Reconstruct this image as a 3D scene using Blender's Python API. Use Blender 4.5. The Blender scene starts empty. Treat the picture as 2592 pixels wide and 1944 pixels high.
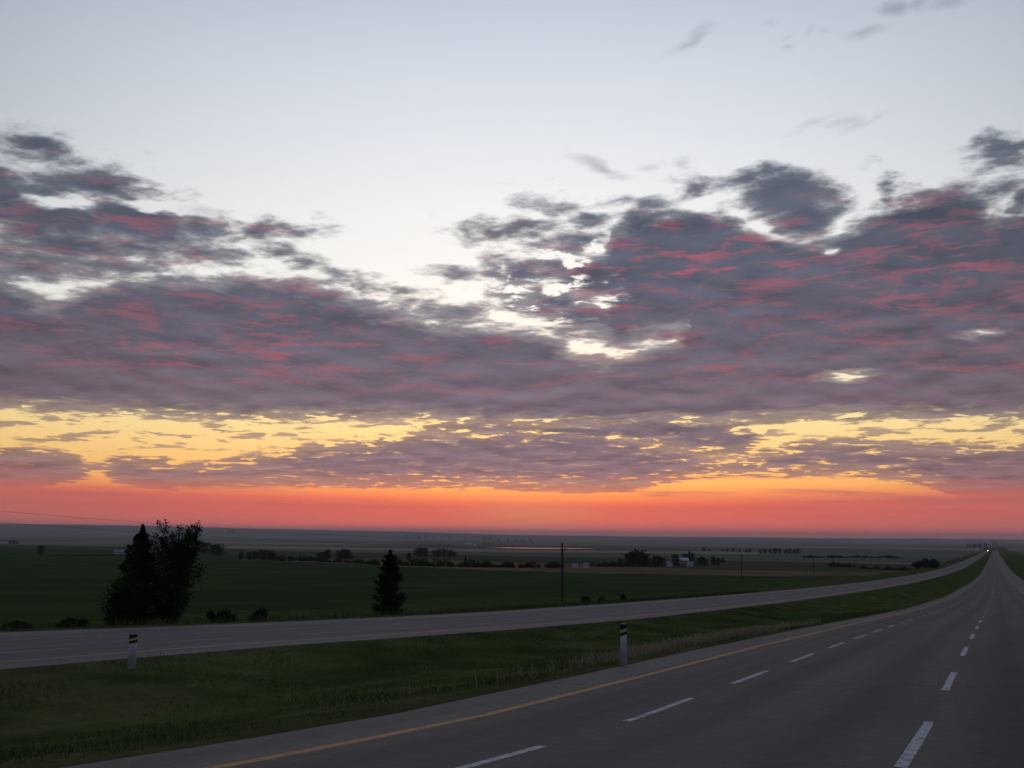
import bpy, bmesh, math, random
import numpy as np
from mathutils import Vector, Matrix
R = math.radians
random.seed(7); RNG = np.random.default_rng(11)
sc = bpy.context.scene; C = sc.collection

# ---------------------------------------------------------------- camera
YAW, PITCH, ROLL, FPX, W, H = R(25.65), R(8.65), R(0.5), 2520.0, 2592.0, 1944.0
fw = np.array([-math.sin(YAW)*math.cos(PITCH), math.cos(YAW)*math.cos(PITCH), math.sin(PITCH)])
r0 = np.array([math.cos(YAW), math.sin(YAW), 0.0]); u0 = np.cross(r0, fw)
rt = r0*math.cos(ROLL)+u0*math.sin(ROLL); up = np.cross(rt, fw)
CAM = np.array([0, 0, 1.65])
cd = bpy.data.cameras.new('camera'); cam = bpy.data.objects.new('camera', cd); C.objects.link(cam)
cd.sensor_width = 36; cd.lens = 36*FPX/W; cd.clip_start = .1; cd.clip_end = 150000
cam.matrix_world = Matrix(((rt[0], up[0], -fw[0], CAM[0]), (rt[1], up[1], -fw[1], CAM[1]), (rt[2], up[2], -fw[2], CAM[2]), (0, 0, 0, 1)))
sc.camera = cam
vs = sc.view_settings
vs.view_transform = 'Standard'; vs.look = 'None'; vs.gamma = 1; vs.use_curve_mapping = False; vs.exposure = 0
sc.cycles.max_bounces = 4; sc.cycles.volume_bounces = 0; sc.cycles.diffuse_bounces = 2; sc.cycles.glossy_bounces = 2

def ray(x, y):
    d = fw+rt*((x-W/2)/FPX)-up*((y-H/2)/FPX); return d/np.linalg.norm(d)
def azel(x, y):                       # compass bearing (right of the road positive) and height above the horizon, degrees
    d = ray(x, y); return math.degrees(math.atan2(d[0], d[1])), math.degrees(math.asin(d[2]))
def lin(*c):
    if len(c) == 1: c = c[0]
    return tuple((v/255/12.92 if v/255 <= .04045 else ((v/255+.055)/1.055)**2.4) for v in c)+(1,)

# ---------------------------------------------------------------- sky (world)
SUN_AZ = azel(1345, 1340)[0]
world = bpy.data.worlds.new('World'); sc.world = world; world.use_nodes = True
wt = world.node_tree; wt.nodes.clear()
class G:
    def __init__(s, t): s.t = t
    def n(s, kind, **k):
        nd = s.t.nodes.new(kind)
        for a, b in k.items(): setattr(nd, a, b)
        return nd
    def put(s, nd, i, v):
        if v is None: return
        if isinstance(v, bpy.types.NodeSocket): s.t.links.new(v, nd.inputs[i])
        else: nd.inputs[i].default_value = v
    def m(s, op, a, b=None, c=None, clamp=False):
        nd = s.n('ShaderNodeMath', operation=op, use_clamp=clamp)
        s.put(nd, 0, a); s.put(nd, 1, b); s.put(nd, 2, c); return nd.outputs[0]
    def v(s, op, a, b=None):
        nd = s.n('ShaderNodeVectorMath', operation=op); s.put(nd, 0, a); s.put(nd, 1, b)
        return nd.outputs['Value'] if op == 'LENGTH' else nd.outputs[0]
    def comb(s, x, y, z=0.0):
        nd = s.n('ShaderNodeCombineXYZ'); s.put(nd, 0, x); s.put(nd, 1, y); s.put(nd, 2, z); return nd.outputs[0]
    def sep(s, a):
        nd = s.n('ShaderNodeSeparateXYZ'); s.put(nd, 0, a); return nd.outputs
    def noise(s, vec, scale, detail=5, rough=.55, dist=0, color=False):
        nd = s.n('ShaderNodeTexNoise'); s.put(nd, 'Vector', vec); nd.inputs['Scale'].default_value = scale
        nd.inputs['Detail'].default_value = detail; nd.inputs['Roughness'].default_value = rough; nd.inputs['Distortion'].default_value = dist
        return nd.outputs['Color' if color else 'Fac']
    def ss(s, x, a, b, lo=0.0, hi=1.0):
        nd = s.n('ShaderNodeMapRange', interpolation_type='SMOOTHSTEP'); s.put(nd, 0, x)
        for i, q in ((1, a), (2, b), (3, lo), (4, hi)): s.put(nd, i, q)
        return nd.outputs[0]
    def lr(s, x, a, b, lo=0.0, hi=1.0):
        nd = s.n('ShaderNodeMapRange'); s.put(nd, 0, x)
        for i, q in ((1, a), (2, b), (3, lo), (4, hi)): s.put(nd, i, q)
        return nd.outputs[0]
    def mix(s, f, a, b, mode='MIX'):
        nd = s.n('ShaderNodeMix', data_type='RGBA', blend_type=mode); s.put(nd, 0, f); s.put(nd, 6, a); s.put(nd, 7, b); return nd.outputs[2]
    def ramp(s, x, stops, interp='LINEAR'):
        nd = s.n('ShaderNodeValToRGB'); cr = nd.color_ramp; cr.interpolation = interp
        while len(cr.elements) < len(stops): cr.elements.new(.5)
        for e, (p, c) in zip(cr.elements, stops): e.position = p; e.color = c
        s.put(nd, 0, x); return nd.outputs[0]
    def curve(s, x, pts):
        nd = s.n('ShaderNodeFloatCurve'); cm = nd.mapping; cv = cm.curves[0]
        cv.points[0].location = pts[0]; cv.points[-1].location = pts[-1]
        for p in pts[1:-1]: cv.points.new(*p)
        cm.update(); s.put(nd, 'Value', x); return nd.outputs[0]

g = G(wt)
tc = g.n('ShaderNodeTexCoord'); D = g.v('NORMALIZE', tc.outputs['Generated'])
dx, dy, dz = g.sep(D)[0:3]
AZ = g.m('MULTIPLY', g.m('ARCTAN2', dx, dy), 180/math.pi)
EL = g.m('MULTIPLY', g.m('ARCSINE', dz), 180/math.pi)
ra = g.m('ABSOLUTE', g.m('SUBTRACT', AZ, SUN_AZ))            # degrees away from the sunset
zz = g.m('ADD', g.m('MAXIMUM', dz, -0.01), .07)
N = g.comb(g.m('DIVIDE', dx, zz), g.m('DIVIDE', dy, zz), 0)     # point on a flat cloud sheet
K = 2592/2212
def vp(x, y): return azel(x*K, y*K)
# clear sky
e01 = g.lr(EL, 0, 90)
clear = g.ramp(e01, [(0, lin(240, 120, 100)), (1.5/90, lin(252, 124, 94)), (2.4/90, lin(255, 158, 98)), (3.3/90, lin(254, 186, 112)), (4.6/90, lin(254, 208, 134)),
    (6.6/90, lin(253, 228, 164)), (8.8/90, lin(250, 240, 208)), (11/90, lin(252, 249, 238)), (14/90, lin(252, 251, 246)), (18/90, lin(244, 245, 246)), (22/90, lin(230, 234, 240)),
    (26/90, lin(214, 221, 232)), (30/90, lin(193, 202, 219)), (42/90, lin(142, 155, 184)), (1, lin(92, 106, 145))])
fall = g.m('SUBTRACT', 1.0, g.m('MULTIPLY', g.m('POWER', g.m('DIVIDE', ra, 28.0), 2.0), g.ss(EL, 5.0, 22.0, .12, .32)))
fall = g.m('MAXIMUM', fall, .16)
clear = g.mix(1.0, clear, g.comb(fall, g.m('POWER', fall, .93), g.m('POWER', fall, .84)), 'MULTIPLY')
nish = g.n('ShaderNodeTexSky', sky_type='NISHITA', sun_disc=False, sun_elevation=R(.6), sun_rotation=R(SUN_AZ))
clear = g.mix(.05, clear, nish.outputs[0])

# where the clouds stand, in bearing and height
ampl = g.lr(EL, 2, 20, .22, 1.0)
wc = g.noise(N, 2.2, 3, .5, color=True)
wc2 = g.noise(N, 7.5, 3, .55, color=True)
def rg(c):
    nd = g.n('ShaderNodeSeparateColor'); g.put(nd, 0, c); return nd.outputs[0], nd.outputs[1]
(wr, wg), (wr2, wg2) = rg(wc), rg(wc2)
def wsum(a_, b_, ka, kb):
    return g.m('MULTIPLY', ampl, g.m('ADD', g.m('MULTIPLY_ADD', a_, ka, -ka/2), g.m('MULTIPLY_ADD', b_, kb, -kb/2)))
wo = g.comb(wsum(wr, wr2, 2.4, 2.4), wsum(wg, wg2, 1.1, 1.4), 0.0)
P = g.v('ADD', g.comb(AZ, EL, 0.0), wo)
pa, pe = g.sep(P)[0:2]
A0, A1, E1 = -62.0, 12.0, 34.0
t01 = g.lr(pa, A0, A1)
def prof(pts):
    q = []
    for x, y in pts:
        a, e = vp(x, y); q.append(((a-A0)/(A1-A0), e/E1))
    q = [(0.0, q[0][1])]+q+[(1.0, q[-1][1])]
    return g.m('MULTIPLY', g.curve(t01, q), E1)
def band(top, bot): return g.m('MINIMUM', g.m('SUBTRACT', prof(top), pe), g.m('SUBTRACT', pe, prof(bot)))
def ell(x, y, rx, ry, tilt=0, prev=None):        # signed reach into one cloud, degrees
    a, e = vp(x, y)
    ax_, ex_ = vp(x+rx, y); ay_, ey_ = vp(x, y-ry)
    sx = abs(ax_-a); sy = abs(ey_-e)
    nd = g.n('ShaderNodeMapping', vector_type='TEXTURE')
    g.put(nd, 0, P if prev is None else g.comb(pa, pe, prev)); nd.inputs['Location'].default_value = (a, e, 0); nd.inputs['Rotation'].default_value = (0, 0, R(tilt)-math.atan2(ex_-e, -(ax_-a))*0); nd.inputs['Scale'].default_value = (sx, sy, 1e6)
    ln = g.v('LENGTH', nd.outputs[0])
    return g.m('MULTIPLY_ADD', ln, -min(sx, sy), min(sx, sy))
def maxell(l, r=None):                # folded in one at a time, so that few values are alive at once
    for q in l:
        e = ell(*(tuple(q)+(0,))[:5], prev=r); r = e if r is None else g.m('MAXIMUM', r, e)
    return r
def maxall(l):
    r = l[0]
    for q in l[1:]: r = g.m('MAXIMUM', r, q)
    return r
deck = band([(-60,600),(0,608),(60,632),(120,652),(160,640),(200,622),(300,603),(400,596),(500,598),(600,604),(680,620),(760,643),(850,665),(900,688),(950,698),(1050,703),(1120,712),(1200,735),(1260,765),(1320,768),(1400,747),(1470,726),(1500,640),(1530,560),(1580,500),(1640,500),(1700,515),(1760,520),(1800,508),(1850,478),(1900,450),(1950,422),(2000,410),(2080,418),(2150,455),(2260,450)],
            [(-60,880),(0,884),(200,892),(400,902),(600,910),(760,912),(900,908),(1000,915),(1200,925),(1400,925),(1550,920),(1650,912),(1750,905),(1850,900),(2000,908),(2260,905)])
rightm = band([(1240,600),(1290,560),(1320,500),(1370,468),(1420,462),(1480,456),(1560,462),(1600,480),(1700,560)],
              [(1240,690),(1290,735),(1320,756),(1370,746),(1420,730),(1480,722),(1560,730),(1600,740),(1700,760)])
rightm = g.m('MINIMUM', rightm, g.m('MINIMUM', g.m('SUBTRACT', pa, vp(1300,600)[0]), g.m('SUBTRACT', vp(1700,600)[0], pa)))
low = band([(-60,960),(0,966),(140,975),(200,1000),(250,985),(320,990),(430,998),(520,985),(600,975),(700,955),(800,948),(900,930),(1100,925),(1300,925),(1400,950),(1500,970),(1560,992),(1650,975),(1750,950),(1850,945),(1950,952),(2100,958),(2260,955)],
           [(-60,1046),(0,1050),(100,1048),(160,1040),(215,1020),(250,1040),(320,1056),(430,1052),(600,1050),(800,1055),(1000,1052),(1200,1060),(1350,1060),(1450,1042),(1550,1028),(1650,1028),(1800,1028),(1900,1035),(2000,1050),(2100,1080),(2260,1085)])
mid = band([(-60,912),(880,912),(930,908),(1100,905),(1600,908),(1660,960),(2260,960)], [(-60,905),(880,900),(930,940),(1100,955),(1350,970),(1500,985),(1600,985),(1660,955),(2260,950)])
E_ = [(95,305,42,15,-10),(140,345,80,15),(0,415,60,48),(95,412,70,20),(230,400,115,34,-6),(100,465,210,50),(300,480,165,46,-6),(300,530,150,26),(430,497,85,24),(560,495,50,14),(620,496,34,10),(657,503,16,7),
      (150,525,150,34),(60,480,120,40),(60,565,150,36),(210,572,150,22),(400,548,85,17),(500,545,60,15),(610,550,62,20,-5),(780,612,44,13,-8),(845,634,24,8),(985,588,24,6),(960,675,58,15,-4),(1035,668,24,8),(870,660,22,11),
      (1110,500,86,26),(1225,437,60,18),(1282,470,28,12),(1190,520,50,24),(1240,530,60,30),(1115,592,70,30),(1200,578,95,28),(1290,600,80,55),(1150,634,72,16),(1230,652,95,28),(1310,690,90,34),(1380,480,60,34),(1180,668,60,14),(1200,650,75,26),(1265,688,85,32),(1345,712,75,28),(1430,712,80,26),(1500,715,60,34),
      (1700,425,105,52,-12),(1610,383,50,13),(1735,470,70,50),(1640,400,40,20),(1490,395,20,12),(1920,410,10,18,20),(2150,402,38,18),(2155,352,32,10),(2205,440,30,30),(2180,318,22,10),
      (1180,455,18,6),(1330,430,20,10),(1400,430,25,10)]
solid = maxell(E_, maxall([deck, rightm, low, mid]))
Hs = [(130,430,26,5),(350,447,30,5),(1835,812,48,9),(2112,722,36,6),(1803,543,13,8)]
holes = maxell(Hs)
T_ = [(1480,86,27,5,25),(1702,80,14,5,20),(1747,70,14,6,30),(1790,70,12,5),(1855,76,20,5),(1660,55,14,6),(1705,105,13,6),(1945,14,18,14),(2000,6,22,8),(2055,6,28,8),(1760,262,22,4,15),(1900,252,27,4.5,20),(1290,358,46,16,-25),(1400,357,16,5),(1470,350,10,7),(1810,265,20,4),(240,352,30,8),(440,462,30,6),(1140,590,20,5)]
thin = maxell(T_)
n1 = g.noise(N, 4.2, 9, .60, .4); n2 = g.noise(N, 11.0, 7, .62); n3 = g.noise(N, 1.6, 3, .5)
frag = g.m('SUBTRACT', g.m('ADD', g.m('MULTIPLY', n1, 1.0), g.m('MULTIPLY', n2, .7)), .85)
S = g.m('ADD', g.m('MINIMUM', solid, 1.35), g.m('MULTIPLY', ampl, .34))
S = g.m('SUBTRACT', S, g.m('MULTIPLY', g.m('MAXIMUM', g.m('ADD', holes, .35), 0.0), 3.2))
# the lower layers are broken into small cells with the bright sky in the gaps
brk = g.m('MULTIPLY', g.ss(EL, 7.6, 6.2), g.ss(EL, 2.4, 3.4))
S = g.m('SUBTRACT', S, g.m('MULTIPLY', brk, g.m('MULTIPLY', g.ss(g.noise(N, 5.2, 5, .6, .3), .50, .66), g.lr(AZ, -52, -30, .55, 1.0))))
spk = g.m('MULTIPLY', g.ss(maxell([(1230,610,180,105,0),(1370,740,100,8,10)]), -.5, 1.4), g.ss(g.noise(N, 8.0, 5, .6, .4), .48, .68))
S = g.m('SUBTRACT', S, g.m('MULTIPLY', spk, .72))
Sn = g.m('ADD', S, g.m('MULTIPLY', frag, g.m('MULTIPLY', ampl, 3.0)))
alpha = g.ss(Sn, g.m('MULTIPLY', ampl, -.32), g.m('MULTIPLY', ampl, .62))
# broken flecks in the yellow gap
fleck = g.m('MULTIPLY', g.ss(g.noise(N, 4.2, 7, .60, .2), .525, .60), g.m('MULTIPLY', g.ss(EL, 7.4, 6.9), g.ss(EL, 4.0, 4.8)))
alpha = g.m('MAXIMUM', alpha, g.m('MULTIPLY', fleck, .85))
thinA = g.m('MULTIPLY', g.ss(g.m('ADD', thin, g.m('MULTIPLY', frag, 1.2)), -.3, .5), .5)
alphaT = g.m('MAXIMUM', alpha, thinA)
# body colour of the clouds by height (less light reaches the tops from the glow under the horizon)
ccol = g.ramp(g.lr(EL, 0, 30), [(0, lin(214, 112, 98)), (1.8/30, lin(196, 114, 108)), (2.9/30, lin(164, 122, 124)), (4.2/30, lin(146, 118, 125)), (6/30, lin(130, 111, 121)), (8.5/30, lin(118, 107, 119)), (11/30, lin(106, 102, 117)), (14/30, lin(98, 99, 115)), (17.5/30, lin(92, 98, 114)), (22/30, lin(98, 108, 124)), (1, lin(128, 135, 150))])
shade = g.m('ADD', 1.0, g.m('MULTIPLY', g.m('SUBTRACT', g.m('ADD', g.m('MULTIPLY', n1, .55), g.m('MULTIPLY', g.noise(N, 2.0, 8, .66, .5), .45)), .5), .95))
na = g.noise(N, 3.4, 5, .55, .2); nb = g.noise(g.v('MULTIPLY', N, (1.045, 1.045, 1.0)), 3.4, 5, .55, .2)
relief = g.m('SUBTRACT', na, nb)                      # undersides turned to the sunset
shade = g.m('ADD', shade, g.m('MULTIPLY', relief, .85))
shade = g.m('MULTIPLY', shade, g.m('MAXIMUM', g.m('SUBTRACT', 1.0, g.m('MULTIPLY', g.m('POWER', g.m('DIVIDE', ra, 28.0), 2.0), .20)), .2))
ccol = g.mix(1.0, ccol, g.comb(shade, shade, shade), 'MULTIPLY')
Ns = g.v('MULTIPLY', N, (1.0, 1.0, 1.0))
streak = g.ss(g.m('ADD', g.m('MULTIPLY', g.noise(Ns, 6.5, 5, .6, .8), .6), g.m('MULTIPLY', g.noise(Ns, 16.0, 4, .6), .4)), .515, .60)
pinkreg = maxell([(560,760,480,110), (1480,570,260,95), (1500,800,700,60), (1950,600,300,120), (300,520,260,40), (20,580,60,30)])
pinkw = g.m('MAXIMUM', g.ss(pinkreg, -.4, 1.6), g.m('MULTIPLY', g.ss(EL, 7.0, 9.0), g.ss(EL, 21, 16, 0.0, .7)))
strong = g.ss(maxell([(1450,575,300,105)]), -.6, 1.6, .66, 1.0)
streak = g.m('MAXIMUM', g.m('MULTIPLY', streak, .35), g.ss(g.m('ADD', relief, g.m('MULTIPLY', g.m('SUBTRACT', n2, .5), .12)), .0, .11))
pk = g.m('MULTIPLY', g.ss(maxell([(1230,610,180,105,0),(1370,740,100,8,10)]), -.5, 1.4), g.ss(g.noise(N, 8.0, 5, .6, .4), .48, .68))
S = g.m('SUBTRACT', S, g.m('MULTIPLY', spk, .72))
Sn = g.m('ADD', S, g.m('MULTIPLY', frag, g.m('MULTIPLY', ampl, 3.0)))
alpha = g.ss(Sn, g.m('MULTIPLY', ampl, -.32), g.m('MULTIPLY', ampl, .62))
# broken flecks in the yellow gap
fleck = g.m('MULTIPLY', g.ss(g.noise(N, 4.2, 7, .60, .2), .525, .60), g.m('MULTIPLY', g.ss(EL, 7.4, 6.9), g.ss(EL, 4.0, 4.8)))
alpha = g.m('MAXIMUM', alpha, g.m('MULTIPLY', fleck, .85))
thinA = g.m('MULTIPLY', g.ss(g.m('ADD', thin, g.m('MULTIPLY', frag, 1.2)), -.3, .5), .5)
alphaT = g.m('MAXIMUM', alpha, thinA)
# body colour of the clouds by height (less light reaches the tops from the glow under the horizon)
ccol = g.ramp(g.lr(EL, 0, 30), [(0, lin(214, 112, 98)), (1.8/30, lin(196, 114, 108)), (2.9/30, lin(164, 122, 124)), (4.2/30, lin(146, 118, 125)), (6/30, lin(130, 111, 121)), (8.5/30, lin(118, 107, 119)), (11/30, lin(106, 102, 117)), (14/30, lin(98, 99, 115)), (17.5/30, lin(92, 98, 114)), (22/30, lin(98, 108, 124)), (1, lin(128, 135, 150))])
shade = g.m('ADD', 1.0, g.m('MULTIPLY', g.m('SUBTRACT', g.m('ADD', g.m('MULTIPLY', n1, .55), g.m('MULTIPLY', g.noise(N, 2.0, 8, .66, .5), .45)), .5), .95))
na = g.noise(N, 3.4, 5, .55, .2); nb = g.noise(g.v('MULTIPLY', N, (1.045, 1.045, 1.0)), 3.4, 5, .55, .2)
relief = g.m('SUBTRACT', na, nb)                      # undersides turned to the sunset
shade = g.m('ADD', shade, g.m('MULTIPLY', relief, .85))
shade = g.m('MULTIPLY', shade, g.m('MAXIMUM', g.m('SUBTRACT', 1.0, g.m('MULTIPLY', g.m('POWER', g.m('DIVIDE', ra, 28.0), 2.0), .20)), .2))
ccol = g.mix(1.0, ccol, g.comb(shade, shade, shade), 'MULTIPLY')
Ns = g.v('MULTIPLY', N, (1.0, 1.0, 1.0))
streak = g.ss(g.m('ADD', g.m('MULTIPLY', g.noise(Ns, 6.5, 5, .6, .8), .6), g.m('MULTIPLY', g.noise(Ns, 16.0, 4, .6), .4)), .515, .60)
pinkreg = maxell([(560,760,480,110), (1480,570,260,95), (1500,800,700,60), (1950,600,300,120), (300,520,260,40), (20,580,60,30)])
pinkw = g.m('MAXIMUM', g.ss(pinkreg, -.4, 1.6), g.m('MULTIPLY', g.ss(EL, 7.0, 9.0), g.ss(EL, 21, 16, 0.0, .7)))
strong = g.ss(maxell([(1450,575,300,105)]), -.6, 1.6, .66, 1.0)
rowA = g.noise(g.v('MULTIPLY', g.v('ADD', g.comb(AZ, EL, 0.0), g.v('MULTIPLY', wo, (.6, .6, .6))), (.22, 1.75, 1.0)), 1.0, 5, .62, .3)
streak = g.m('MAXIMUM', g.m('MULTIPLY', streak, .6), g.ss(rowA, .52, .64))
pk = g.m('MULTIPLY', g.m('MULTIPLY', streak, pinkw), strong)
pinkc = g.ramp(g.lr(EL, 5, 22), [(0, lin(182, 102, 106)), (.5, lin(186, 94, 106)), (1, lin(194, 102, 118))])
ccol = g.mix(g.m('MULTIPLY', pk, .70), ccol, pinkc)
# thin cloud lets the bright sky glow through
edge = g.m('MULTIPLY', g.ss(Sn, 1.1, .2), g.ss(EL, 24, 16))
ccol = g.mix(g.m('MULTIPLY', edge, .18), ccol, clear)
skyc = g.mix(alphaT, clear, ccol)
# red dust near the horizon, in front of the low clouds
hz = g.m('MULTIPLY', g.ss(EL, 3.0, g.lr(ra, 5, 25, 1.4, 2.0)), .94)
rd = g.ramp(g.lr(ra, 0, 30), [(0, lin(255, 132, 96)), (.15, lin(255, 114, 90)), (.4, lin(246, 110, 92)), (.7, lin(226, 108, 96)), (1, lin(198, 106, 96))])
hb2 = g.ss(EL, 1.5, .1, 1.0, 1.35); rd = g.mix(1.0, rd, g.comb(hb2, hb2, hb2), 'MULTIPLY')
sv = g.noise(g.comb(g.m('MULTIPLY', AZ, .05), g.m('MULTIPLY', EL, 1.9)), 1.5, 4, .6)
sva = g.lr(sv, .3, .7, .93, 1.07)
rd = g.mix(1.0, rd, g.comb(sva, sva, sva), 'MULTIPLY')
skyc = g.mix(hz, skyc, rd)
lows = g.m('MULTIPLY', g.ss(g.noise(g.comb(g.m('MULTIPLY', AZ, .10), g.m('MULTIPLY', EL, 2.2), 3.0), 1.0, 6, .62, .3), .50, .66), g.m('MULTIPLY', g.ss(EL, 1.2, 2.0), g.ss(EL, 3.8, 3.0)))
skyc = g.mix(g.m('MULTIPLY', lows, .55), skyc, lin(196, 112, 104))
gl = g.m('LENGTH' if False else 'SQRT', g.m('ADD', g.m('POWER', g.m('DIVIDE', g.m('SUBTRACT', AZ, SUN_AZ), 6.0), 2.0), g.m('POWER', g.m('DIVIDE', g.m('SUBTRACT', EL, 1.1), 1.3), 2.0)))
skyc = g.mix(g.m('MULTIPLY', g.ss(gl, 1.0, 0.0), .45), skyc, lin(255, 150, 108))
# far from the sunset the lower sky is dim and blue
back = g.ss(ra, 45, 120)
skyc = g.mix(g.m('MULTIPLY', back, .85), skyc, lin(112, 120, 145))
skyc = g.mix(g.ss(EL, -.5, -3), skyc, lin(60, 62, 68))
bg = g.n('ShaderNodeBackground'); g.put(bg, 0, skyc); bg.inputs[1].default_value = 1.0
wo_ = g.n('ShaderNodeOutputWorld'); wt.links.new(bg.outputs[0], wo_.inputs[0])
world.cycles.sampling_method = 'MANUAL'; world.cycles.sample_map_resolution = 512

# last light from just at the horizon
sl = bpy.data.lights.new('sun', 'SUN'); sl.energy = .06; sl.angle = R(45); sl.color = (1, .5, .35)
so = bpy.data.objects.new('sun', sl); C.objects.link(so)
sd = Vector((math.sin(R(SUN_AZ))*math.cos(R(1.5)), math.cos(R(SUN_AZ))*math.cos(R(1.5)), math.sin(R(1.5))))
so.rotation_euler = sd.to_track_quat('Z', 'Y').to_euler()

# ---------------------------------------------------------------- helpers
def tag(o, label=None, cat=None, group=None, kind=None):
    if label: o['label'] = label
    if cat: o['category'] = cat
    if group: o['group'] = group
    if kind: o['kind'] = kind
    return o
def mesh(name, vs_, fs, mat, parent=None, smooth=False):
    me = bpy.data.meshes.new(name); me.from_pydata([tuple(v) for v in vs_], [], [tuple(int(i) for i in q) for q in fs]); me.update()
    if mat:
        for q in (mat if isinstance(mat, (list, tuple)) else [mat]): me.materials.append(q)
    if smooth: me.polygons.foreach_set('use_smooth', [True]*len(me.polygons))
    o = bpy.data.objects.new(name, me); C.objects.link(o)
    if parent: o.parent = parent
    return o
def empty(name, loc, rz=0):
    o = bpy.data.objects.new(name, None); C.objects.link(o); o.location = loc; o.rotation_euler = (0, 0, rz); o.empty_display_size = .3; return o
def copy_tree(o, parent=None):
    c = o.copy(); C.objects.link(c); c.parent = parent
    for ch in list(o.children): copy_tree(ch, c)
    return c
class MB:
    def __init__(s): s.v = []; s.f = []
    def add(s, v, f):
        b = len(s.v); s.v += [tuple(q) for q in v]; s.f += [tuple(b+i for i in q) for q in f]
    def box(s, x0, x1, y0, y1, z0, z1):
        s.add([(x, y, z) for z in (z0, z1) for x, y in ((x0, y0), (x1, y0), (x1, y1), (x0, y1))],
              [(3, 2, 1, 0), (4, 5, 6, 7), (0, 1, 5, 4), (1, 2, 6, 5), (2, 3, 7, 6), (3, 0, 4, 7)])
    def tube(s, pts, rad, n=8, cap=True):
        pts = [Vector(p) for p in pts]; v = []; f = []
        for i, p in enumerate(pts):
            t = (pts[min(i+1, len(pts)-1)]-pts[max(i-1, 0)]).normalized()
            a = t.orthogonal().normalized(); b = t.cross(a); rr = rad[i] if isinstance(rad, (list, tuple)) else rad
            if i == 0: ref = a
            else:
                a = (ref-t*ref.dot(t)).normalized(); b = t.cross(a); ref = a
            v += [p+(a*math.cos(2*math.pi*k/n)+b*math.sin(2*math.pi*k/n))*rr for k in range(n)]
        for i in range(len(pts)-1):
            for k in range(n): f.append((i*n+k, i*n+(k+1) % n, (i+1)*n+(k+1) % n, (i+1)*n+k))
        if cap: f.append(tuple(range(n-1, -1, -1))); f.append(tuple((len(pts)-1)*n+k for k in range(n)))
        s.add(v, f)
    def build(s, name, mat, parent=None, smooth=False): return mesh(name, s.v, s.f, mat, parent, smooth)
def mat(name, col, rough=.8, vary=.25, scale=4, spec=.3, metallic=0, emis=None):
    m = bpy.data.materials.new(name); m.use_nodes = True; q = G(m.node_tree); b = m.node_tree.nodes['Principled BSDF']
    tcx = q.n('ShaderNodeTexCoord')
    nz = q.noise(tcx.outputs['Object'], scale, 5, .6)
    k = q.lr(nz, .25, .75, 1-vary, 1+vary)
    q.put(b, 'Base Color', q.mix(1.0, (*col, 1), q.comb(k, k, k), 'MULTIPLY'))
    b.inputs['Roughness'].default_value = rough; b.inputs['Specular IOR Level'].default_value = spec; b.inputs['Metallic'].default_value = metallic
    if emis: b.inputs['Emission Color'].default_value = (*emis[0], 1); b.inputs['Emission Strength'].default_value = emis[1]
    return m

# ---------------------------------------------------------------- terrain shape (X = -L, the road runs along +Y)
YG = np.array([-400, -200, -60, 0, 7, 9.5, 13, 20, 30, 40, 50, 60, 80, 110, 195, 290, 400, 580, 800, 1100, 1550, 3000, 5000, 8000, 15000, 60000.])
ZG = np.array([12., 8, 2.9, .28, -.08, -.27, -.50, -.80, -1.18, -1.6, -2.05, -2.5, -3.45, -4.8, -7.8, -10.2, -13.0, -16.3, -19.0, -21.5, -24.6, -33.5, -43, -50, -58, -60])
YF = np.array([-400, -200, -60, 0, 15, 25, 42, 60, 110, 135, 180, 285, 470, 748, 1100, 1550, 3000, 5000, 8000, 15000, 60000.])
ZF = np.array([11.4, 7.4, 2.4, -.62, -1.36, -1.74, -2.6, -3.4, -5.05, -5.8, -7.1, -9.8, -13.6, -18.0, -21.2, -24.6, -33.5, -43, -50, -58, -60])
def smooth_tab(Y, Z):
    yy = np.concatenate([np.arange(-400, 1600, 1.), np.geomspace(1600, 60000, 200)])
    z = np.interp(yy, Y, Z)
    for w in (20, 35):
        zp = np.pad(z, w, mode='edge'); zs = np.convolve(zp, np.ones(2*w+1)/(2*w+1), 'same')[w:-w]
        msk = yy < 1500; lim = np.clip(1-np.exp(-np.abs(yy)/150), 0, 1)
        z = np.where(msk, z*(1-lim)+zs*lim, z)
    return yy, z
TG, TF = smooth_tab(YG, ZG), smooth_tab(YF, ZF)
def zg(Y): return np.interp(Y, *TG)
def zf(Y): return np.interp(Y, *TF)
def sst(x, a, b):
    t = np.clip((x-a)/(b-a), 0, 1); return t*t*(3-2*t)
CN, CF = .065, .018                                   # crossfall of the two carriageways
LN0, LN1, LF0, LF1 = -8.3, 8.1, 20.0, 33.0           # edges of the two carriageways
def vnoise(x, y, sc_, seed=0):
    r = np.random.default_rng(seed); o = np.zeros(np.broadcast(x, y).shape)
    for k in range(7):
        th = r.uniform(0, 6.28); fq = sc_*r.uniform(.6, 2.2); o = o+np.sin((x*math.cos(th)+y*math.sin(th))*fq+r.uniform(0, 6.28))/7**.5
    return o
RAZ = np.array([-90, -52.8, -43, -39.5, -32.5, -29, -23.5, -19, -10, 0, 30.])
REL = np.array([.40, .40, .27, .23, .17, .10, .04, .0, .01, .02, .02])
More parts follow.
